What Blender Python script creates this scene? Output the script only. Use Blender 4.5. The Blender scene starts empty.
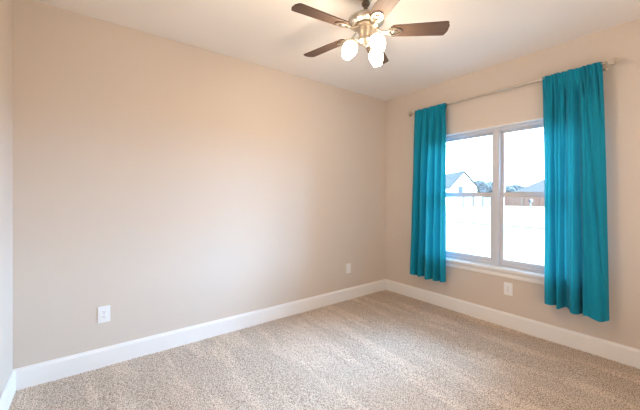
import bpy, bmesh, math, random
import numpy as np
from mathutils import Vector, Matrix, noise
random.seed(7)
sc = bpy.context.scene
COL = sc.collection

# ------------------------------------------------------------------ camera
F = 304.0                       # focal length in pixels (640 x 410 frame)
EYE = 1.34                      # eye height
YAW = math.radians(52.97)       # heading from +X towards +Y
X1, Y1, X0, Y0, H = 3.43, 2.96, -0.43, -0.95, 2.74
cam = bpy.data.cameras.new('camera')
cam.sensor_width = 36.0
cam.lens = F / 640 * 36
cam.shift_y = -8.0 / 640
cam.clip_start = 0.02
cam.clip_end = 600
co = bpy.data.objects.new('camera', cam)
COL.objects.link(co)
co.location = (0, 0, EYE)
co.rotation_euler = (math.radians(90), 0, YAW - math.radians(90))
sc.camera = co

# ------------------------------------------------------------------ light and exposure
w = bpy.data.worlds.new('sky')
sc.world = w
w.use_nodes = True
nt = w.node_tree
bg = nt.nodes['Background']
tc = nt.nodes.new('ShaderNodeTexCoord')
mp = nt.nodes.new('ShaderNodeMapping')
mp.inputs['Scale'].default_value = (2, 2, 9)
nz = nt.nodes.new('ShaderNodeTexNoise')
nz.inputs['Scale'].default_value = 1.6
rp = nt.nodes.new('ShaderNodeValToRGB')
rp.color_ramp.elements[0].position = 0.35
rp.color_ramp.elements[0].color = (0.46, 0.70, 1.0, 1)
rp.color_ramp.elements[1].position = 0.62
rp.color_ramp.elements[1].color = (0.54, 0.76, 1.0, 1)
nt.links.new(tc.outputs['Generated'], mp.inputs['Vector'])
nt.links.new(mp.outputs['Vector'], nz.inputs['Vector'])
nt.links.new(nz.outputs['Fac'], rp.inputs['Fac'])
nt.links.new(rp.outputs['Color'], bg.inputs['Color'])
bg.inputs['Strength'].default_value = 12.0

SUN_STRENGTH = 46.0
sl = bpy.data.lights.new('sun', 'SUN')
sl.energy = SUN_STRENGTH
sl.angle = math.radians(58)
sl.color = (0.36, 0.65, 1.04)
so = bpy.data.objects.new('sun', sl)
COL.objects.link(so)
so.location = (20, 2, 15)
el, az = math.radians(20), math.radians(-20)
d = Vector((-math.cos(el) * math.cos(az), -math.cos(el) * math.sin(az), -math.sin(el)))
so.rotation_euler = d.to_track_quat('-Z', 'Y').to_euler()

# sky light enters through the window opening (sampling portal, adds no light)
wp = bpy.data.lights.new('window_portal', 'AREA')
wp.shape = 'RECTANGLE'
wp.size, wp.size_y = 1.62, 1.50
wp.cycles.is_portal = True
wo = bpy.data.objects.new('window_portal', wp)
COL.objects.link(wo)
wo.location = (X1 + 0.15, 1.47, 1.35)
wo.rotation_euler = (math.radians(90), 0, math.radians(90))
# added fill light behind the viewer for walls and ceiling; no door modelled
hl = bpy.data.lights.new('rear_fill_light', 'AREA')
hl.shape = 'RECTANGLE'
hl.size, hl.size_y = 2.2, 2.0
hl.energy = 54
hl.color = (1.0, 0.89, 0.80)
ho = bpy.data.objects.new('rear_fill_light', hl)
COL.objects.link(ho)
ho.location = (1.3, -0.90, 1.3)
ho.rotation_euler = (math.radians(90 + 32), 0, 0)

SHADE_EMISSION = 34.0
BULB_POWER = 9.5

vs = sc.view_settings
vs.view_transform = 'Standard'
vs.look = 'None'
vs.gamma = 1
vs.use_curve_mapping = False
vs.exposure = 0.0


# ------------------------------------------------------------------ materials
def s2l(c):
    return tuple(((v / 255) / 12.92 if v / 255 < 0.04045 else ((v / 255 + 0.055) / 1.055) ** 2.4) for v in c) + (1,)


def mat(name, rgb, rough=0.6, metal=0.0, vary=0.0, vscale=8.0, bump=0.0, bscale=200.0, bdist=0.002, spec=0.5, emit=None, estr=0.0):
    m = bpy.data.materials.new(name)
    m.use_nodes = True
    n = m.node_tree
    b = n.nodes['Principled BSDF']
    c = s2l(rgb)
    b.inputs['Roughness'].default_value = rough
    b.inputs['Metallic'].default_value = metal
    b.inputs['Specular IOR Level'].default_value = spec
    t = n.nodes.new('ShaderNodeTexCoord')
    nz = n.nodes.new('ShaderNodeTexNoise')
    nz.inputs['Scale'].default_value = vscale
    nz.inputs['Detail'].default_value = 3
    n.links.new(t.outputs['Object'], nz.inputs['Vector'])
    mx = n.nodes.new('ShaderNodeMix')
    mx.data_type = 'RGBA'
    mx.inputs[6].default_value = tuple(v * (1 - vary) for v in c[:3]) + (1,)
    mx.inputs[7].default_value = tuple(min(1, v * (1 + vary)) for v in c[:3]) + (1,)
    n.links.new(nz.outputs['Fac'], mx.inputs[0])
    n.links.new(mx.outputs[2], b.inputs['Base Color'])
    if bump:
        n2 = n.nodes.new('ShaderNodeTexNoise')
        n2.inputs['Scale'].default_value = bscale
        n2.inputs['Detail'].default_value = 2
        bp = n.nodes.new('ShaderNodeBump')
        bp.inputs['Strength'].default_value = bump
        bp.inputs['Distance'].default_value = bdist
        n.links.new(t.outputs['Object'], n2.inputs['Vector'])
        n.links.new(n2.outputs['Fac'], bp.inputs['Height'])
        n.links.new(bp.outputs['Normal'], b.inputs['Normal'])
    if emit:
        b.inputs['Emission Color'].default_value = s2l(emit)
        b.inputs['Emission Strength'].default_value = estr
    return m


M = {}
M['wall'] = mat('wall_paint', (214, 200, 186), 0.75, vary=0.012, vscale=1.5, bump=0.25, bscale=110, bdist=0.002, spec=0.25)
M['ceiling'] = mat('ceiling_paint', (240, 233, 226), 0.9, bump=0.3, bscale=90, bdist=0.002, spec=0.1)
M['trim'] = mat('white_trim_paint', (238, 234, 229), 0.45, vary=0.01, spec=0.4)
M['vinyl'] = mat('window_vinyl', (206, 204, 205), 0.4, vary=0.01)
M['plate'] = mat('outlet_plastic', (240, 238, 236), 0.35)
M['slot'] = mat('outlet_slot', (120, 112, 106), 0.6)
M['nickel'] = mat('brushed_nickel', (206, 196, 182), 0.33, metal=1.0, vary=0.05, vscale=60)
M['dark_nickel'] = mat('dark_nickel', (120, 108, 98), 0.4, metal=1.0)
M['lawn'] = mat('dormant_lawn', (140, 120, 92), 0.95, vary=0.12, vscale=0.6, bump=0.3, bscale=20, spec=0.1)
M['road'] = mat('concrete_road', (128, 116, 98), 0.9, vary=0.05, vscale=1.2, spec=0.1)
M['siding'] = mat('white_siding', (244, 244, 244), 0.8)
M['roof'] = mat('slate_roof', (70, 66, 62), 0.9, vary=0.12, vscale=3)
M['pipe'] = mat('flue_metal', (120, 120, 126), 0.6)
M['houseglass'] = mat('house_window_glass', (84, 84, 86), 0.2)
M['fencewood'] = mat('weathered_fence', (128, 124, 118), 0.9, vary=0.1, vscale=2)
M['bark'] = mat('bark', (110, 100, 92), 0.9, vary=0.1)
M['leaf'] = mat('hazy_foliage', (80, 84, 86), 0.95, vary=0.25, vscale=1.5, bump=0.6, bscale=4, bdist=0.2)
M['mailbox'] = mat('mailbox_metal', (40, 46, 60), 0.5)


def brick_mat():
    m = mat('red_brick', (150, 90, 76), 0.9)
    n = m.node_tree
    b = n.nodes['Principled BSDF']
    t = n.nodes.new('ShaderNodeTexCoord')
    mp = n.nodes.new('ShaderNodeMapping')
    mp.inputs['Rotation'].default_value = (math.radians(90), 0, math.radians(90))
    br = n.nodes.new('ShaderNodeTexBrick')
    br.inputs['Color1'].default_value = s2l((120, 86, 72))
    br.inputs['Color2'].default_value = s2l((112, 80, 66))
    br.inputs['Mortar'].default_value = s2l((116, 98, 86))
    br.inputs['Scale'].default_value = 4
    n.links.new(t.outputs['Object'], mp.inputs['Vector'])
    n.links.new(mp.outputs['Vector'], br.inputs['Vector'])
    n.links.new(br.outputs['Color'], b.inputs['Base Color'])
    return m


M['brick'] = brick_mat()


def carpet_mat():
    m = mat('carpet_pile', (180, 164, 148), 1.0, spec=0.0)
    n = m.node_tree
    b = n.nodes['Principled BSDF']
    t = n.nodes.new('ShaderNodeTexCoord')

    def ns(scale, detail, sc3=None):
        q = n.nodes.new('ShaderNodeTexNoise')
        q.inputs['Scale'].default_value = scale
        q.inputs['Detail'].default_value = detail
        if sc3:
            mp = n.nodes.new('ShaderNodeMapping')
            mp.inputs['Scale'].default_value = sc3
            mp.inputs['Rotation'].default_value = (0, 0, math.radians(-6))
            n.links.new(t.outputs['Object'], mp.inputs['Vector'])
            n.links.new(mp.outputs['Vector'], q.inputs['Vector'])
        else:
            n.links.new(t.outputs['Object'], q.inputs['Vector'])
        return q
    fine = ns(150, 2)
    r = n.nodes.new('ShaderNodeValToRGB')
    e = r.color_ramp.elements
    e[0].position = 0.38
    e[0].color = s2l((144, 119, 99))
    e[1].position = 0.62
    e[1].color = s2l((230, 214, 197))
    x = e.new(0.5)
    x.color = s2l((206, 186, 166))
    n.links.new(fine.outputs['Fac'], r.inputs['Fac'])
    # vacuum strokes: the nap lies one way or the other
    st = ns(2.0, 2, (3.0, 0.55, 1))
    sr = n.nodes.new('ShaderNodeValToRGB')
    sr.color_ramp.elements[0].position = 0.50
    sr.color_ramp.elements[0].color = (0.93, 0.93, 0.93, 1)
    sr.color_ramp.elements[1].position = 0.6
    sr.color_ramp.elements[1].color = (1.10, 1.10, 1.10, 1)
    n.links.new(st.outputs['Fac'], sr.inputs['Fac'])
    mu = n.nodes.new('ShaderNodeMix')
    mu.data_type = 'RGBA'
    mu.blend_type = 'MULTIPLY'
    mu.inputs[0].default_value = 1
    n.links.new(r.outputs['Color'], mu.inputs[6])
    n.links.new(sr.outputs['Color'], mu.inputs[7])
    n.links.new(mu.outputs[2], b.inputs['Base Color'])
    b.inputs['Sheen Weight'].default_value = 0.15
    bp = n.nodes.new('ShaderNodeBump')
    bp.inputs['Strength'].default_value = 0.7
    bp.inputs['Distance'].default_value = 0.006
    n.links.new(fine.outputs['Fac'], bp.inputs['Height'])
    n.links.new(bp.outputs['Normal'], b.inputs['Normal'])
    return m


M['carpet'] = carpet_mat()


def wood_mat():
    m = mat('dark_walnut', (88, 68, 58), 0.55, spec=0.2)
    n = m.node_tree
    b = n.nodes['Principled BSDF']
    t = n.nodes.new('ShaderNodeTexCoord')
    mp = n.nodes.new('ShaderNodeMapping')
    mp.inputs['Scale'].default_value = (3, 60, 60)
    q = n.nodes.new('ShaderNodeTexNoise')
    q.inputs['Scale'].default_value = 1.5
    q.inputs['Detail'].default_value = 4
    r = n.nodes.new('ShaderNodeValToRGB')
    r.color_ramp.elements[0].color = s2l((62, 50, 45))
    r.color_ramp.elements[1].color = s2l((100, 80, 68))
    n.links.new(t.outputs['Object'], mp.inputs['Vector'])
    n.links.new(mp.outputs['Vector'], q.inputs['Vector'])
    n.links.new(q.outputs['Fac'], r.inputs['Fac'])
    n.links.new(r.outputs['Color'], b.inputs['Base Color'])
    return m


M['walnut'] = wood_mat()


def cloth_mat():
    m = bpy.data.materials.new('teal_cloth')
    m.use_nodes = True
    n = m.node_tree
    b = n.nodes['Principled BSDF']
    out = n.nodes['Material Output']
    b.inputs['Roughness'].default_value = 0.75
    b.inputs['Specular IOR Level'].default_value = 0.2
    b.inputs['Sheen Weight'].default_value = 0.1
    t = n.nodes.new('ShaderNodeTexCoord')
    mp = n.nodes.new('ShaderNodeMapping')
    mp.inputs['Scale'].default_value = (300, 60, 600)
    q = n.nodes.new('ShaderNodeTexNoise')
    q.inputs['Scale'].default_value = 1
    q.inputs['Detail'].default_value = 2
    r = n.nodes.new('ShaderNodeValToRGB')
    r.color_ramp.elements[0].color = s2l((0, 120, 148))
    r.color_ramp.elements[1].color = s2l((2, 146, 174))
    n.links.new(t.outputs['Object'], mp.inputs['Vector'])
    n.links.new(mp.outputs['Vector'], q.inputs['Vector'])
    n.links.new(q.outputs['Fac'], r.inputs['Fac'])
    n.links.new(r.outputs['Color'], b.inputs['Base Color'])
    tr = n.nodes.new('ShaderNodeBsdfTranslucent')
    tr.inputs['Color'].default_value = s2l((70, 205, 205))
    mx = n.nodes.new('ShaderNodeMixShader')
    mx.inputs[0].default_value = 0.07
    n.links.new(b.outputs[0], mx.inputs[1])
    n.links.new(tr.outputs[0], mx.inputs[2])
    n.links.new(mx.outputs[0], out.inputs['Surface'])
    return m


M['cloth'] = cloth_mat()


def glass_mat():
    m = bpy.data.materials.new('window_glass')
    m.use_nodes = True
    n = m.node_tree
    n.nodes.remove(n.nodes['Principled BSDF'])
    out = n.nodes['Material Output']
    tr = n.nodes.new('ShaderNodeBsdfTransparent')
    tr.inputs['Color'].default_value = (0.95, 0.97, 0.97, 1)
    gl = n.nodes.new('ShaderNodeBsdfGlossy')
    gl.inputs['Roughness'].default_value = 0.02
    fr = n.nodes.new('ShaderNodeFresnel')
    fr.inputs['IOR'].default_value = 1.45
    mx = n.nodes.new('ShaderNodeMixShader')
    n.links.new(fr.outputs[0], mx.inputs[0])
    n.links.new(tr.outputs[0], mx.inputs[1])
    n.links.new(gl.outputs[0], mx.inputs[2])
    n.links.new(mx.outputs[0], out.inputs['Surface'])
    return m


M['glass'] = glass_mat()
M['shade'] = mat('lit_frosted_glass', (250, 244, 234), 0.3, emit=(255, 230, 198), estr=SHADE_EMISSION)
M['bulb'] = mat('lit_bulb', (255, 250, 240), 0.3, emit=(255, 232, 200), estr=40)


# ------------------------------------------------------------------ mesh helpers
def obj(name, bm, m, parent=None, smooth=False, loc=None):
    me = bpy.data.meshes.new(name)
    bmesh.ops.recalc_face_normals(bm, faces=bm.faces)
    bm.to_mesh(me)
    bm.free()
    o = bpy.data.objects.new(name, me)
    COL.objects.link(o)
    if isinstance(m, (list, tuple)):
        for q in m:
            me.materials.append(q)
    else:
        me.materials.append(m)
    if smooth:
        for p in me.polygons:
            p.use_smooth = True
        try:
            me.set_sharp_from_angle(angle=math.radians(40))
        except Exception:
            pass
    if parent:
        o.parent = parent
    if loc:
        o.location = loc
    return o


def thing(name, label, cat, loc=(0, 0, 0), rz=0, group=None):
    o = bpy.data.objects.new(name, None)
    COL.objects.link(o)
    o.location = loc
    o.rotation_euler = (0, 0, rz)
    o.empty_display_size = 0.1
    o['label'] = label
    o['category'] = cat
    if group:
        o['group'] = group
    return o


def tag(o, label, cat, group=None):
    o['label'] = label
    o['category'] = cat
    if group:
        o['group'] = group
    return o


def struct(name, bm, m, parent=None, label=None):
    o = obj(name, bm, m, parent)
    if not parent:
        o['kind'] = 'structure'
        if label:
            o['label'] = label
    return o


def box(bm, a, b, bevel=0.0, mi=0):
    x0, y0, z0 = a
    x1, y1, z1 = b
    g = bmesh.ops.create_cube(bm, size=1)
    vs_ = g['verts']
    bmesh.ops.scale(bm, vec=(abs(x1 - x0), abs(y1 - y0), abs(z1 - z0)), verts=vs_)
    bmesh.ops.translate(bm, vec=((x0 + x1) / 2, (y0 + y1) / 2, (z0 + z1) / 2), verts=vs_)
    fs = list({f for v in vs_ for f in v.link_faces})
    for f in fs:
        f.material_index = mi
    if bevel:
        es = list({e for v in vs_ for e in v.link_edges})
        bmesh.ops.bevel(bm, geom=es, offset=bevel, segments=2, affect='EDGES')
    return bm


def prism(bm, pts, vec):
    """closed polygon (list of 3D points) extruded along vec"""
    vs_ = [bm.verts.new(p) for p in pts]
    f = bm.faces.new(vs_)
    r = bmesh.ops.extrude_face_region(bm, geom=[f])
    bmesh.ops.translate(bm, vec=vec, verts=[v for v in r['geom'] if isinstance(v, bmesh.types.BMVert)])
    return bm


def lathe(bm, prof, n=28, mtx=None, cap=True):
    """prof: list of (r, z)"""
    rings = []
    for r, z in prof:
        ring = []
        for i in range(n):
            a = 2 * math.pi * i / n
            v = Vector((max(r, 1e-5) * math.cos(a), max(r, 1e-5) * math.sin(a), z))
            if mtx:
                v = mtx @ v
            ring.append(bm.verts.new(v))
        rings.append(ring)
    for a, b in zip(rings[:-1], rings[1:]):
        for i in range(n):
            bm.faces.new((a[i], a[(i + 1) % n], b[(i + 1) % n], b[i]))
    if cap:
        bm.faces.new(rings[0][::-1])
        bm.faces.new(rings[-1])
    return bm


def tube(bm, pts, r, n=12):
    pts = [Vector(p) for p in pts]
    rings = []
    for i, p in enumerate(pts):
        t = (pts[min(i + 1, len(pts) - 1)] - pts[max(i - 1, 0)]).normalized()
        up = Vector((0, 0, 1)) if abs(t.z) < 0.95 else Vector((1, 0, 0))
        u = t.cross(up).normalized()
        v = u.cross(t)
        rr = r[i] if isinstance(r, (list, tuple)) else r
        rings.append([bm.verts.new(p + (u * math.cos(2 * math.pi * k / n) + v * math.sin(2 * math.pi * k / n)) * rr) for k in range(n)])
    for a, b in zip(rings[:-1], rings[1:]):
        for i in range(n):
            bm.faces.new((a[i], a[(i + 1) % n], b[(i + 1) % n], b[i]))
    bm.faces.new(rings[0][::-1])
    bm.faces.new(rings[-1])
    return bm


def P(u, depth, z=0.0):
    """a point of the world outside, from its bearing and distance"""
    t = math.atan((u - 320) / F)
    a = YAW - t
    r = depth / math.cos(t)
    return Vector((r * math.cos(a), r * math.sin(a), z))


# ------------------------------------------------------------------ room shell
WT = 0.16                                   # wall thickness
WY0, WY1, WZ0, WZ1 = 0.665, 2.275, 0.60, 2.095   # window opening
bm = bmesh.new()
box(bm, (X0 - WT, Y1, 0), (X1 + WT, Y1 + WT, H))
struct('wall_north', bm, M['wall'], label='long plain beige wall left of the room corner')
bm = bmesh.new()
box(bm, (X0 - WT, Y0 - WT, 0), (X0, Y1, H))
struct('wall_west', bm, M['wall'], label='narrow strip of wall at the far left edge')
bm = bmesh.new()
box(bm, (X0, Y0 - WT, 0), (X1 + WT, Y0, H))
struct('wall_south', bm, M['wall'], label='wall behind the viewer')
bm = bmesh.new()
box(bm, (X1, Y0, 0), (X1 + WT, WY0, H))
box(bm, (X1, WY1, 0), (X1 + WT, Y1, H))
box(bm, (X1, WY0, 0), (X1 + WT, WY1, WZ0 - 0.025))
box(bm, (X1, WY0, WZ1), (X1 + WT, WY1, H))
struct('wall_east', bm, M['wall'], label='beige wall with the window')
bm = bmesh.new()
box(bm, (X0 - WT, Y0 - WT, H), (X1 + WT, Y1 + WT, H + 0.12))
struct('ceiling', bm, M['ceiling'], label='off-white ceiling')

# carpeted floor: a fine relief of tufts
step = 0.009
nx = int((X1 - X0) / step) + 1
ny = int((Y1 - 0.25) / step) + 1
xs = np.linspace(X0, X1, nx)
ys = np.linspace(0.25, Y1, ny)
rng = np.random.default_rng(3)
gx, gy = np.meshgrid(xs, ys)
jx = rng.uniform(-0.0035, 0.0035, gx.shape)
jy = rng.uniform(-0.0035, 0.0035, gx.shape)
gz = rng.uniform(0.0, 0.0062, gx.shape) + 0.0012 * np.sin(gx * 9 + gy * 4) - 0.004
jx[:, [0, -1]] = 0
jy[[0, -1], :] = 0
V = np.stack([gx + jx, gy + jy, gz], -1).reshape(-1, 3)
idx = np.arange(nx * ny).reshape(ny, nx)
Q = np.stack([idx[:-1, :-1], idx[:-1, 1:], idx[1:, 1:], idx[1:, :-1]], -1).reshape(-1, 4)
me = bpy.data.meshes.new('floor')
# add the plain strip behind the viewer
nb = len(V)
V = np.vstack([V, [(X0, Y0, 0), (X1, Y0, 0), (X1, 0.25, 0), (X0, 0.25, 0)]])
Q = np.vstack([Q, [(nb, nb + 1, nb + 2, nb + 3)]])
me.vertices.add(len(V))
me.vertices.foreach_set('co', V.astype(np.float32).ravel())
me.loops.add(Q.size)
me.loops.foreach_set('vertex_index', Q.astype(np.int32).ravel())
me.polygons.add(len(Q))
me.polygons.foreach_set('loop_start', np.arange(0, Q.size, 4, dtype=np.int32))
me.polygons.foreach_set('loop_total', np.full(len(Q), 4, dtype=np.int32))
me.update(calc_edges=True)
me.materials.append(M['carpet'])
fl = bpy.data.objects.new('floor', me)
COL.objects.link(fl)
fl['kind'] = 'structure'
fl['label'] = 'beige speckled wall-to-wall carpet'


def baseboard(name, p, q, inward, label):
    """profile run along the wall from p to q; inward = unit vector into the room"""
    p, q, n = Vector(p), Vector(q), Vector(inward)
    h, t = 0.147, 0.017
    prof = [(0.0005, -0.004), (t, -0.004), (t, h - 0.022), (t - 0.003, h - 0.014), (t - 0.008, h - 0.008), (t - 0.009, h - 0.002), (t - 0.012, h), (0.0005, h)]
    b = bmesh.new()
    prism(b, [p + n * a + Vector((0, 0, z)) for a, z in prof], q - p)
    return struct(name, b, M['trim'], label=label)


baseboard('baseboard_north', (X0, Y1, 0), (X1, Y1, 0), (0, -1, 0), 'white baseboard under the long plain wall')
baseboard('baseboard_east', (X1, Y0, 0), (X1, Y1 - 0.017, 0), (-1, 0, 0), 'white baseboard under the window wall')
baseboard('baseboard_west', (X0, Y0, 0), (X0, Y1 - 0.017, 0), (1, 0, 0), 'white baseboard at the far left')
baseboard('baseboard_south', (X0 + 0.017, Y0, 0), (X1 - 0.017, Y0, 0), (0, 1, 0), 'white baseboard behind the viewer')

# ------------------------------------------------------------------ window (two single-hung units side by side)
YM = (WY0 + WY1) / 2
FX0, FX1 = X1 + 0.055, X1 + 0.135          # frame depth range


def ring(bm, x0, x1, y0, y1, z0, z1, wl, wr, wb, wt, bev=0.003):
    box(bm, (x0, y0, z0), (x1, y0 + wl, z1), bev)
    box(bm, (x0, y1 - wr, z0), (x1, y1, z1), bev)
    box(bm, (x0, y0 + wl, z0), (x1, y1 - wr, z0 + wb), bev)
    box(bm, (x0, y0 + wl, z1 - wt), (x1, y1 - wr, z1), bev)


def window(name, ya, yb, label):
    root = bpy.data.objects.new(name, None)
    COL.objects.link(root)
    root['kind'] = 'structure'
    root['label'] = label
    b = bmesh.new()
    ring(b, FX0, FX1, ya, yb, WZ0, WZ1, 0.030, 0.030, 0.030, 0.042)
    # inner stops of the frame
    ring(b, FX0 + 0.022, FX0 + 0.032, ya + 0.026, yb - 0.026, WZ0 + 0.026, WZ1 - 0.038, 0.010, 0.010, 0.010, 0.012, 0.001)
    obj('frame', b, M['vinyl'], root)
    # upper sash, outer track
    up = bmesh.new()
    ring(up, FX0 + 0.048, FX0 + 0.070, ya + 0.026, yb - 0.026, 1.352, WZ1 - 0.036, 0.036, 0.036, 0.040, 0.036)
    su = obj('sash', up, M['vinyl'], root)
    g = bmesh.new()
    box(g, (FX0 + 0.057, ya + 0.055, 1.38), (FX0 + 0.061, yb - 0.055, WZ1 - 0.066))
    obj('pane', g, M['glass'], su)
    # lower sash, inner track
    lo = bmesh.new()
    ring(lo, FX0 + 0.018, FX0 + 0.044, ya + 0.026, yb - 0.026, WZ0 + 0.028, 1.390, 0.040, 0.040, 0.048, 0.050)
    sl_ = obj('sash', lo, M['vinyl'], root)
    g = bmesh.new()
    box(g, (FX0 + 0.029, ya + 0.060, WZ0 + 0.07), (FX0 + 0.033, yb - 0.060, 1.355))
    obj('pane', g, M['glass'], sl_)
    k = bmesh.new()
    for s in (0.3, 0.7):
        yc = ya + (yb - ya) * s
        box(k, (FX0 + 0.004, yc - 0.025, 1.380), (FX0 + 0.020, yc + 0.025, 1.394), 0.003)
    obj('sash_lock', k, M['vinyl'], sl_)
    return root


window('window_1', YM, WY1, 'left half of the white twin window, the gabled house beyond')
window('window_2', WY0, YM, 'right half of the white twin window, beside the right curtain')
# mull cover between the units
b = bmesh.new()
box(b, (FX0 - 0.006, YM - 0.030, WZ0 + 0.002), (FX0 + 0.004, YM + 0.030, WZ1 - 0.002), 0.003)
struct('trim_1', b, M['vinyl'], label='flat mullion cover between the two window halves')
# stool and apron
b = bmesh.new()
box(b, (X1 - 0.045, WY0 - 0.04, WZ0 - 0.025), (X1 + 0.001, WY1 + 0.04, WZ0), 0.005)
box(b, (X1 - 0.002, WY0 + 0.001, WZ0 - 0.025), (FX0 + 0.01, WY1 - 0.001, WZ0))
struct('trim_2', b, M['trim'], label='white window stool')
b = bmesh.new()
prof = [(-0.0005, 0.508), (-0.014, 0.510), (-0.016, 0.520), (-0.016, 0.548), (-0.021, 0.560), (-0.026, 0.5745), (-0.0005, 0.5745)]
prism(b, [Vector((X1 + a, WY0 - 0.03, z)) for a, z in prof], Vector((0, WY1 - WY0 + 0.06, 0)))
struct('trim_3', b, M['trim'], label='moulded white apron under the window stool')
# thin white head return
b = bmesh.new()
box(b, (X1 + 0.001, WY0 + 0.001, WZ1 - 0.012), (FX0, WY1 - 0.001, WZ1 - 0.0005))
struct('trim_4', b, M['trim'], label='thin white strip at the head of the window')


# ------------------------------------------------------------------ wall plates
def wall_plate(name, label, cat, loc, rz, duplex=True):
    """plate in the local XZ plane, facing -Y"""
    root = thing(name, label, cat, loc, rz, 'wall plates low on the walls')
    b = bmesh.new()
    box(b, (-0.041, -0.006, -0.064), (0.041, -0.0003, 0.064), 0.0025)
    obj('cover_plate', b, M['plate'], root)
    if duplex:
        for s in (-1, 1):
            b = bmesh.new()
            zc = s * 0.0195
            pts = []
            for k in range(20):
                a = 2 * math.pi * k / 20
                pts.append(Vector((0.0172 * math.cos(a), -0.009, zc + max(-0.0125, min(0.0125, 0.0172 * math.sin(a))))))
            prism(b, pts, Vector((0, 0.004, 0)))
            r = obj('receptacle', b, M['plate'], root)
            b = bmesh.new()
            box(b, (-0.0085, -0.0094, zc - 0.001), (-0.0058, -0.0086, zc + 0.009))
            box(b, (0.0058, -0.0094, zc), (0.0085, -0.0086, zc + 0.008))
            box(b, (-0.0025, -0.0094, zc - 0.0095), (0.0025, -0.0086, zc - 0.0045))
            obj('slot', b, M['slot'], r)
        b = bmesh.new()
        lathe(b, [(0.0032, 0), (0.0028, 0.0012)], 12, Matrix.Translation((0, -0.006, 0)) @ Matrix.Rotation(math.radians(90), 4, 'X'))
        obj('screw', b, M['slot'], root)
    else:
        for s in (-1, 1):
            b = bmesh.new()
            lathe(b, [(0.0032, 0), (0.0028, 0.0012)], 12, Matrix.Translation((0, -0.006, s * 0.042)) @ Matrix.Rotation(math.radians(90), 4, 'X'))
            obj('screw', b, M['plate'], root)
    return root


wall_plate('wall_outlet', 'white duplex outlet low on the long plain wall, toward its left end', 'outlet', (0.085, Y1, 0.41), 0)
wall_plate('blank_wall_plate', 'small white cover plate without sockets on the long wall near the room corner', 'wall plate', (2.698, Y1, 0.405), 0, False)
wall_plate('wall_outlet', 'white duplex outlet on the window wall below the window sill', 'outlet', (X1, 1.33, 0.395), math.radians(-90))

# ------------------------------------------------------------------ curtain rod
RX, RZ = X1 - 0.095, 2.426
rod = thing('curtain_rod', 'slim brushed nickel curtain rod with cube-like finials above the window', 'curtain rod', (X1, YM, RZ))
b = bmesh.new()
tube(b, [(-0.095, 0.575 - YM, 0), (-0.095, 1.6 - YM, 0)], 0.0125)
tube(b, [(-0.095, 1.59 - YM, 0), (-0.095, 2.425 - YM, 0)], 0.0100)
obj('pole', b, M['nickel'], rod, True)
for s, yy in ((-1, 0.575 - YM), (1, 2.425 - YM)):
    b = bmesh.new()
    rot = Matrix.Translation((-0.095, yy, 0)) @ Matrix.Rotation(math.radians(-90 * s), 4, 'X')
    lathe(b, [(0.010, -0.004), (0.014, 0.0), (0.014, 0.006), (0.008, 0.010), (0.008, 0.018), (0.018, 0.022)], 20, rot)
    f = obj('finial', b, M['nickel'], rod, True)
    b = bmesh.new()
    box(b, (-0.095 - 0.027, yy + s * 0.020, -0.028), (-0.095 + 0.027, yy + s * 0.066, 0.028), 0.010)
    obj('finial_cap', b, M['nickel'], f)
for yy in (0.592 - YM, 2.412 - YM):
    b = bmesh.new()
    lathe(b, [(0.022, 0.0005), (0.022, 0.004), (0.017, 0.008)], 20, Matrix.Translation((0, yy, -0.012)) @ Matrix.Rotation(math.radians(-90), 4, 'Y'))
    tube(b, [(-0.003, yy, -0.012), (-0.05, yy, -0.016), (-0.088, yy, -0.015), (-0.095, yy, -0.0095)], 0.005, 8)
    obj('bracket', b, M['nickel'], rod, True)


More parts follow.
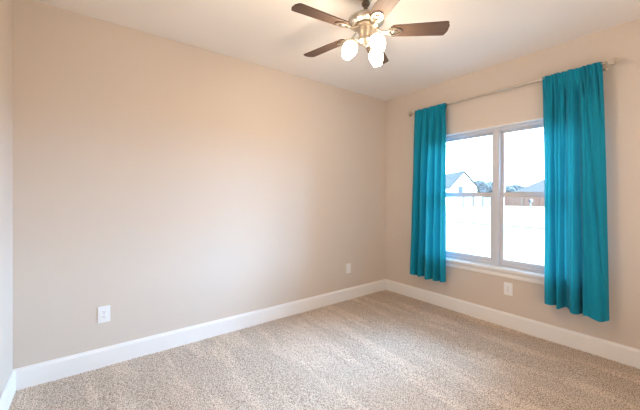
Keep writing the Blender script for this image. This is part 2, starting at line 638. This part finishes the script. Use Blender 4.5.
# ------------------------------------------------------------------ curtains
def curtain(label, y_top, y_bot, z_bot, folds, creases, seed, loc_y):
    """rod-pocket panel; y_* = (low y, high y); folds and creases = (s_top, s_bot, size_top, size_bot, width)"""
    NS, NT = 260, 120
    zt = RZ + 0.0145                      # top edge of the gathered header
    rs = random.Random(seed)
    gather = [(rs.uniform(0.03, 0.97), rs.uniform(-0.06, 0.06), rs.uniform(0.008, 0.020), rs.uniform(0.008, 0.016), rs.uniform(3, 9)) for _ in range(15)]
    micro = [(rs.uniform(14, 34), rs.uniform(0, 6.28), rs.uniform(0.5, 1)) for _ in range(4)]
    b = bmesh.new()

    def front(s, t):
        """offset into the room (metres) from the rod axis"""
        k = t ** 0.8
        v = 0.0
        for st, sb, at, ab, wd in folds:
            c = st + (sb - st) * (t ** 0.7)
            a = at + (ab - at) * k
            ww = wd * (0.75 + 0.35 * t)
            q_ = (s - c) / ww
            q_ = q_ * (1.5 if q_ > 0 else 0.8)      # folds lean over: one flank is steep
            v += 1.2 * a * math.exp(-abs(q_) ** 1.7)
        for st, sb, at, ab, wd in creases:
            c = st + (sb - st) * (t ** 0.8) + 0.008 * math.sin(5 * t + st * 30)
            v -= 1.3 * (at + (ab - at) * t ** 0.5) * math.exp(-abs((s - c) / (1.7 * wd * (0.6 + 0.6 * t))) ** 1.6)
        for c0, dr, am_, wd, dec in gather:      # short gathers below the rod pocket
            v -= am_ * math.exp(-abs((s - c0 - dr * t * 3) / wd) ** 1.6) * math.exp(-t * dec) * min(1.0, t * 25)
        v += 0.016 * noise.noise(Vector((s * 3.2 + t * 1.4, t * 2.2, seed * 1.7))) * min(1, t * 3)
        mic = 0
        for fq, ph, am in micro:
            mic += am * math.sin(fq * 2 * math.pi * 0.5 * s + ph + 1.5 * t)
        v += 0.0045 * mic * math.exp(-t * 7) + 0.0009 * mic
        v += 0.004 * noise.noise(Vector((s * 5, t * 6, seed)))
        return v

    def pos(s, t):
        ya = y_top[0] + (y_bot[0] - y_top[0]) * t ** 0.6
        yb = y_top[1] + (y_bot[1] - y_top[1]) * t ** 0.6
        y = ya + (yb - ya) * s
        fr = front(s, t)
        # sideways sway of folds
        y += 0.010 * t * math.sin(s * 17 + seed) * (1 if 0.02 < s < 0.98 else 0.3)
        zb = z_bot(s)
        z = zt + (zb - zt) * t + (1 - t) ** 40 * 0.004 * math.sin(s * 60 + seed)
        edge = min(s, 1 - s)
        wrap = 0.035 * math.exp(-(edge / 0.03) ** 2) * (0.3 + 0.7 * t)
        x = RX - 0.0155 - max(fr, -0.034 * max(0.0, min(1, (t - 0.03) * 12))) + wrap
        return Vector((x, y, z))
    grid = []
    for j in range(NT + 1):
        t = j / NT
        t = t ** 1.25
        grid.append([b.verts.new(pos(i / NS, t)) for i in range(NS + 1)])
    for j in range(NT):
        for i in range(NS):
            b.faces.new((grid[j][i], grid[j][i + 1], grid[j + 1][i + 1], grid[j + 1][i]))
    # back of the rod pocket: over the top, down behind the rod and back to the front sheet
    rows = [grid[0]]
    for q, (dx, dz) in enumerate(((0.010, 0.004), (0.022, -0.004), (0.0265, -0.022), (0.0240, -0.040), (0.014, -0.052), (0.004, -0.058))):
        rows.append([b.verts.new(Vector((grid[0][i].co.x + dx, grid[0][i].co.y, zt + dz))) for i in range(NS + 1)])
    for a_, b_ in zip(rows[:-1], rows[1:]):
        for i in range(NS):
            b.faces.new((a_[i], b_[i], b_[i + 1], a_[i + 1]))
    bmesh.ops.translate(b, vec=(-RX, -loc_y, -0.0), verts=b.verts)
    o = obj('curtain', b, M['cloth'], None, False, (RX, loc_y, 0))
    for p in o.data.polygons:
        p.use_smooth = True
    tag(o, label, 'curtain', 'curtain panels at the window')
    # hem band
    return o


# right panel: s = 0 is its right edge (low y), s = 1 its left edge beside the glass
curtain('teal curtain panel on the right, widest and nearest, lit by the window behind', (0.594, 1.004), (0.548, 0.982),
        lambda s: 0.340 + 0.034 * s + 0.008 * math.sin(s * 20 + 2),
        [(0.10, 0.12, 0.010, 0.050, 0.16), (0.28, 0.32, 0.012, 0.038, 0.09), (0.52, 0.53, 0.016, 0.070, 0.085),
         (0.76, 0.76, 0.016, 0.064, 0.075), (0.93, 0.93, 0.012, 0.056, 0.075)],
        [(0.08, 0.03, 0.008, 0.010, 0.016), (0.34, 0.07, 0.012, 0.020, 0.016), (0.30, 0.26, 0.014, 0.012, 0.012), (0.40, 0.42, 0.014, 0.060, 0.024),
         (0.50, 0.57, 0.010, 0.018, 0.012), (0.60, 0.65, 0.016, 0.050, 0.020), (0.71, 0.75, 0.010, 0.012, 0.010),
         (0.80, 0.84, 0.014, 0.050, 0.018), (0.90, 0.93, 0.010, 0.010, 0.010)], 3, 0.77)
curtain('teal curtain panel on the left, slimmer, hanging near the room corner', (1.950, 2.378), (1.957, 2.462),
        lambda s: 0.338 + 0.010 * s + 0.007 * math.sin(s * 22 + 1),
        [(0.07, 0.07, 0.014, 0.052, 0.07), (0.24, 0.26, 0.014, 0.056, 0.07), (0.44, 0.45, 0.014, 0.062, 0.075),
         (0.66, 0.66, 0.014, 0.060, 0.075), (0.88, 0.88, 0.014, 0.054, 0.08)],
        [(0.06, 0.10, 0.008, 0.010, 0.012), (0.16, 0.16, 0.014, 0.045, 0.018), (0.27, 0.28, 0.012, 0.014, 0.012), (0.35, 0.35, 0.014, 0.050, 0.020),
         (0.47, 0.46, 0.010, 0.014, 0.012), (0.55, 0.56, 0.014, 0.050, 0.020), (0.67, 0.68, 0.012, 0.012, 0.010), (0.77, 0.77, 0.014, 0.050, 0.020),
         (0.90, 0.90, 0.012, 0.014, 0.012)], 11, 2.19)

# ------------------------------------------------------------------ ceiling fan
FC = (1.50, 1.47)
fan = thing('ceiling_fan', 'five-blade brushed nickel ceiling fan with three lit glass shades', 'ceiling fan', (FC[0], FC[1], H))
b = bmesh.new()
lathe(b, [(0.068, -0.0005), (0.068, -0.012), (0.060, -0.040), (0.040, -0.062), (0.024, -0.070)], 32)
obj('canopy', b, M['nickel'], fan, True)
b = bmesh.new()
lathe(b, [(0.0135, -0.068), (0.0135, -0.185)], 20)
lathe(b, [(0.012, -0.070), (0.026, -0.074), (0.029, -0.084), (0.024, -0.094), (0.012, -0.099)], 20)
obj('downrod', b, M['dark_nickel'], fan, True)
b = bmesh.new()
lathe(b, [(0.028, -0.162), (0.060, -0.168), (0.108, -0.184), (0.123, -0.196), (0.124, -0.206), (0.117, -0.216), (0.094, -0.228), (0.080, -0.234), (0.084, -0.240), (0.084, -0.248), (0.050, -0.252)], 40)
mh = obj('motor_housing', b, M['nickel'], fan, True)
b = bmesh.new()
lathe(b, [(0.044, -0.250), (0.046, -0.256), (0.044, -0.318), (0.054, -0.326), (0.054, -0.340), (0.040, -0.354), (0.018, -0.362), (0.009, -0.372), (0.0, -0.376)], 32)
obj('switch_housing', b, M['nickel'], fan, True)

BZ = -0.276
A0 = math.radians(30)


def blade_bm():
    b = bmesh.new()
    top, bot = [], []
    N = 26
    r0, r1 = 0.165, 0.548
    out = []
    for k in range(N + 1):
        q = k / N
        x = r0 + (r1 - r0) * q
        wd = 0.050 + 0.014 * q
        e0 = min(1, (q / 0.05)) if q < 0.05 else 1
        e1 = 1 if q < 0.94 else math.sqrt(max(0.0, 1 - ((q - 0.94) / 0.06) ** 2 * 0.85))
        wd *= (0.72 + 0.28 * math.sqrt(e0)) * e1
        out.append((x, wd))
    pts = [Vector((x, wd, 0)) for x, wd in out] + [Vector((x, -wd, 0)) for x, wd in reversed(out)]
    prism(b, pts, Vector((0, 0, 0.006)))
    return b


for k in range(5):
    ang = A0 + k * 2 * math.pi / 5
    R = Matrix.Rotation(ang, 4, 'Z') @ Matrix.Translation((0, 0, BZ)) @ Matrix.Rotation(math.radians(-12), 4, 'X')
    b = blade_bm()
    o = obj('blade', b, M['walnut'], fan)
    o.matrix_local = R
    # blade iron: arm from the motor ring, then an oval ring plate under the blade
    b = bmesh.new()
    arm = [Vector((0.070, 0.011, 0.026)), Vector((0.110, 0.009, 0.000)), Vector((0.150, 0.014, -0.006)), Vector((0.150, -0.014, -0.006)), Vector((0.110, -0.009, 0.000)), Vector((0.070, -0.011, 0.026))]
    prism(b, arm, Vector((0, 0, -0.006)))
    n = 28
    ro, ri = [], []
    for j in range(n):
        a = 2 * math.pi * j / n
        ro.append((0.190 + 0.052 * math.cos(a), 0.036 * math.sin(a)))
        ri.append((0.190 + 0.034 * math.cos(a), 0.021 * math.sin(a)))
    for z0, z1 in ((-0.0005, -0.008),):
        va = [b.verts.new((x, y, z0)) for x, y in ro]
        vb = [b.verts.new((x, y, z1)) for x, y in ro]
        vc = [b.verts.new((x, y, z0)) for x, y in ri]
        vd = [b.verts.new((x, y, z1)) for x, y in ri]
        for j in range(n):
            i2 = (j + 1) % n
            b.faces.new((va[j], va[i2], vb[i2], vb[j]))
            b.faces.new((vc[i2], vc[j], vd[j], vd[i2]))
            b.faces.new((vb[j], vb[i2], vd[i2], vd[j]))
            b.faces.new((va[i2], va[j], vc[j], vc[i2]))
    lathe(b, [(0.016, -0.0005), (0.016, -0.007), (0.010, -0.010)], 16, Matrix.Translation((0.190, 0, 0)))
    o = obj('blade_iron', b, M['nickel'], fan, True)
    o.matrix_local = R

# three arms, shades and bulbs
VIEW = math.atan2(FC[1], FC[0])
for k, ang in enumerate((VIEW + math.radians(108), VIEW + math.radians(-36), VIEW + math.radians(-142))):
    ca, sa = math.cos(ang), math.sin(ang)
    RS = 0.88 if k == 0 else 1.0

    def L(r, z):
        return Vector((r * ca * RS, r * sa * RS, z - 0.010))
    b = bmesh.new()
    tube(b, [L(0.046, -0.330), L(0.068, -0.318), L(0.088, -0.320), L(0.098, -0.336)], 0.0085, 12)
    arm_o = obj('lamp_arm', b, M['nickel'], fan, True)
    axis = Vector((0.42 * ca, 0.42 * sa, -0.90)).normalized()
    rot = axis.to_track_quat('Z', 'Y').to_matrix().to_4x4()
    T = Matrix.Translation(L(0.098, -0.334)) @ rot
    b = bmesh.new()
    lathe(b, [(0.012, -0.008), (0.024, -0.002), (0.027, 0.012), (0.027, 0.026)], 20, T)
    obj('socket_cup', b, M['nickel'], fan, True)
    b = bmesh.new()
    outer = [(0.026, 0.018), (0.038, 0.024), (0.047, 0.038), (0.050, 0.056), (0.047, 0.078), (0.040, 0.098), (0.032, 0.116), (0.026, 0.126)]
    inner = [(r - 0.0035, z) for r, z in reversed(outer)]
    lathe(b, outer + inner, 28, T, cap=False)
    sh = obj('lamp_shade', b, M['shade'], fan, True)
    b = bmesh.new()
    lathe(b, [(0.010, 0.022), (0.014, 0.036), (0.022, 0.054), (0.023, 0.066), (0.016, 0.080), (0.0, 0.086)], 18, T)
    obj('bulb', b, M['bulb'], fan, True)
    pl = bpy.data.lights.new('bulb_light', 'POINT')
    pl.energy = BULB_POWER
    pl.color = (1.0, 0.83, 0.66)
    pl.shadow_soft_size = 0.03
    po = bpy.data.objects.new('bulb_light', pl)
    COL.objects.link(po)
    po.parent = fan
    po.location = T @ Vector((0, 0, 0.145))
# pull chain
b = bmesh.new()
tube(b, [(0.02, -0.03, -0.340), (0.02, -0.03, -0.42)], 0.0013, 6)
lathe(b, [(0.001, -0.435), (0.0045, -0.430), (0.0045, -0.420), (0.001, -0.416)], 10, Matrix.Translation((0.02, -0.03, 0)))
obj('pull_chain', b, M['nickel'], fan, True)

# ------------------------------------------------------------------ outside
GZ = -0.20
b = bmesh.new()
box(b, (X1 + WT, -150, GZ - 0.5), (260, 220, GZ))
o = struct('ground', b, M['lawn'], label='pale dormant lawn outside')
b = bmesh.new()
box(b, (17.5, -150, GZ - 0.1), (25.5, 220, GZ + 0.02))
struct('road', b, M['road'], label='pale concrete street')
b = bmesh.new()
box(b, (17.3, -150, GZ - 0.1), (17.5, 220, GZ + 0.06), 0.03)
box(b, (25.5, -150, GZ - 0.1), (25.7, 220, GZ + 0.06), 0.03)
struct('curb', b, M['road'], label='concrete curbs along the street')


def zat(v, depth):
    return EYE + (197 - v) * depth / F


# gabled white house
D = 50.0
gl_, gr_, pk = P(450, D), P(477, D), P(463.5, D)
fw = Vector((math.cos(YAW), math.sin(YAW), 0))
gdir = (gr_ - gl_).normalized()
ez, pz = zat(187, D), zat(172, D)
house = thing('house', 'white gabled house with a slate blue roof across the street', 'house', (pk.x, pk.y, GZ))
o3 = Vector((pk.x, pk.y, GZ))
LEN = 16.0
b = bmesh.new()
prism(b, [gl_ + Vector((0, 0, GZ)) - o3, gr_ + Vector((0, 0, GZ)) - o3, gr_ + Vector((0, 0, ez)) - o3,
          Vector((0, 0, pz - GZ)), gl_ + Vector((0, 0, ez)) - o3], fw * LEN)
obj('wall', b, M['siding'], house)
b = bmesh.new()
ov = 0.35
for g_, s in ((gl_, -1), (gr_, 1)):
    sl = ((g_ + Vector((0, 0, ez))) - (pk + Vector((0, 0, pz)))).normalized()
    e = g_ + Vector((0, 0, ez)) + sl * ov - o3
    t_ = Vector((0, 0, pz - GZ))
    up = Vector((0, 0, 0.18))
    prism(b, [t_ - fw * ov, e - fw * ov, e - fw * ov + up, t_ - fw * ov + up], fw * (LEN + 2 * ov))
obj('roof', b, M['roof'], house)
b = bmesh.new()
pp = Vector((0, 0, pz - GZ)) + fw * 0.4
tube(b, [pp - Vector((0, 0, 0.2)), pp + Vector((0, 0, 1.2))], 0.11, 10)
obj('flue_pipe', b, M['pipe'], house)
wc = P(460.5, D - 0.03) - Vector((pk.x, pk.y, 0))
b = bmesh.new()
zc = zat(190, D) - GZ
a1 = wc - gdir * 0.38 + Vector((0, 0, zc - 0.6))
prism(b, [a1, a1 + gdir * 0.76, a1 + gdir * 0.76 + Vector((0, 0, 1.2)), a1 + Vector((0, 0, 1.2))], -fw * 0.04)
obj('window', b, M['houseglass'], house)

# hip-roofed house on the right
D2 = 60.0
hc = P(566, D2)
house2 = thing('house', 'house with a grey hip roof partly hidden by the right curtain', 'house', (hc.x, hc.y, GZ), YAW - math.radians(90))
wz = zat(192, D2) - GZ
rz2 = zat(173, D2) - GZ
hw, hd = 6.6, 5.5
b = bmesh.new()
box(b, (-hw, -hd, 0), (hw, hd, wz))
obj('wall', b, M['brick'], house2)
b = bmesh.new()
vv = [b.verts.new(p) for p in ((-hw - .4, -hd - .4, wz), (hw + .4, -hd - .4, wz), (hw + .4, hd + .4, wz), (-hw - .4, hd + .4, wz), (-1.2, 0, rz2), (1.2, 0, rz2))]
for f in ((0, 1, 5, 4), (1, 2, 5), (2, 3, 4, 5), (3, 0, 4), (3, 2, 1, 0)):
    b.faces.new([vv[i] for i in f])
obj('roof', b, M['roof'], house2)


def fence(name, label, a, c, h, m, posts):
    root = thing(name, label, 'fence', (a.x, a.y, GZ))
    dv = Vector((c.x - a.x, c.y - a.y, 0))
    nrm = Vector((-dv.y, dv.x, 0)).normalized()
    b = bmesh.new()
    prism(b, [Vector((0, 0, 0)), nrm * 0.12, nrm * 0.12 + Vector((0, 0, h)), Vector((0, 0, h))], dv)
    obj('fence_panel', b, m, root)
    for k in range(posts):
        q = dv * (k / (posts - 1)) + nrm * 0.06
        b = bmesh.new()
        box(b, (q.x - 0.17, q.y - 0.17, 0), (q.x + 0.17, q.y + 0.17, h + 0.12), 0.02)
        obj('post', b, m, root)
    return root


fence('brick_fence', 'long low red brick fence beyond the street, seen in the right window half', P(494, 56), P(572, 48), 1.9, M['brick'], 6)
fence('wooden_fence', 'grey weathered fence beside the white gabled house', P(464, 48), P(492, 52), 1.45, M['fencewood'], 4)


def tree(u, depth, vtop, width, label, seed):
    c = P(u, depth)
    h = zat(vtop, depth) - GZ
    root = thing('tree', label, 'tree', (c.x, c.y, GZ), group='distant trees beyond the fence')
    b = bmesh.new()
    tube(b, [(0, 0, 0), (0.05, 0, h * 0.3), (0, 0.05, h * 0.6)], [0.22, 0.17, 0.08], 8)
    obj('trunk', b, M['bark'], root)
    b = bmesh.new()
    r = random.Random(seed)
    for k in range(9):
        s = r.uniform(0.45, 0.75) * width / 2
        px, py = r.uniform(-1, 1) * width * 0.3, r.uniform(-1, 1) * width * 0.3
        pz_ = h - s * 0.85 - abs(r.gauss(0, 1)) * h * 0.16
        g = bmesh.ops.create_icosphere(b, subdivisions=3, radius=s, matrix=Matrix.Translation((px, py, max(pz_, s * 0.8))))
        for v in g['verts']:
            ctr = Vector((px, py, max(pz_, s * 0.8)))
            n_ = noise.noise(v.co * 1.1 + Vector((seed, 0, 0))) + 0.6 * noise.noise(v.co * 3.1)
            v.co = ctr + (v.co - ctr) * (1 + 0.38 * n_)
    obj('crown', b, M['leaf'], root, False)


specs = [(478, 74, 181, 4.0), (484, 84, 184, 5.0), (490, 94, 182, 5.0), (507, 77, 186, 4.0), (514, 92, 184.5, 5.0),
         (520, 114, 186.5, 6.0), (526, 83, 188, 4.4), (534, 100, 187, 5.0)]
lab = ['hazy tree just right of the white gabled house', 'low hazy tree second right of the gabled house', 'hazy tree beside the mullion in the left window half',
       'hazy tree at the left edge of the right window half', 'tallest hazy tree in the right window half',
       'hazy tree in the middle of the right window half', 'low hazy tree left of the hip-roofed house', 'hazy tree behind the slope of the hip roof']
for i, (u, dp, vt, wd) in enumerate(specs):
    tree(u, dp, vt, wd, lab[i], i + 1)

mc = P(530.5, 36)
mb = thing('mailbox', 'small dark post-mounted box on the far lawn, seen in the right window half', 'mailbox', (mc.x, mc.y, GZ))
b = bmesh.new()
box(b, (-0.06, -0.06, 0), (0.06, 0.06, 0.95))
obj('post', b, M['fencewood'], mb)
b = bmesh.new()
prof = [(-0.14, 0)] + [(-0.14 * math.cos(math.pi * k / 10), 0.16 + 0.14 * math.sin(math.pi * k / 10)) for k in range(11)] + [(0.14, 0)]
prism(b, [Vector((-0.26, y, 0.95 + z)) for y, z in prof], Vector((0.52, 0, 0)))
obj('box', b, M['mailbox'], mb)
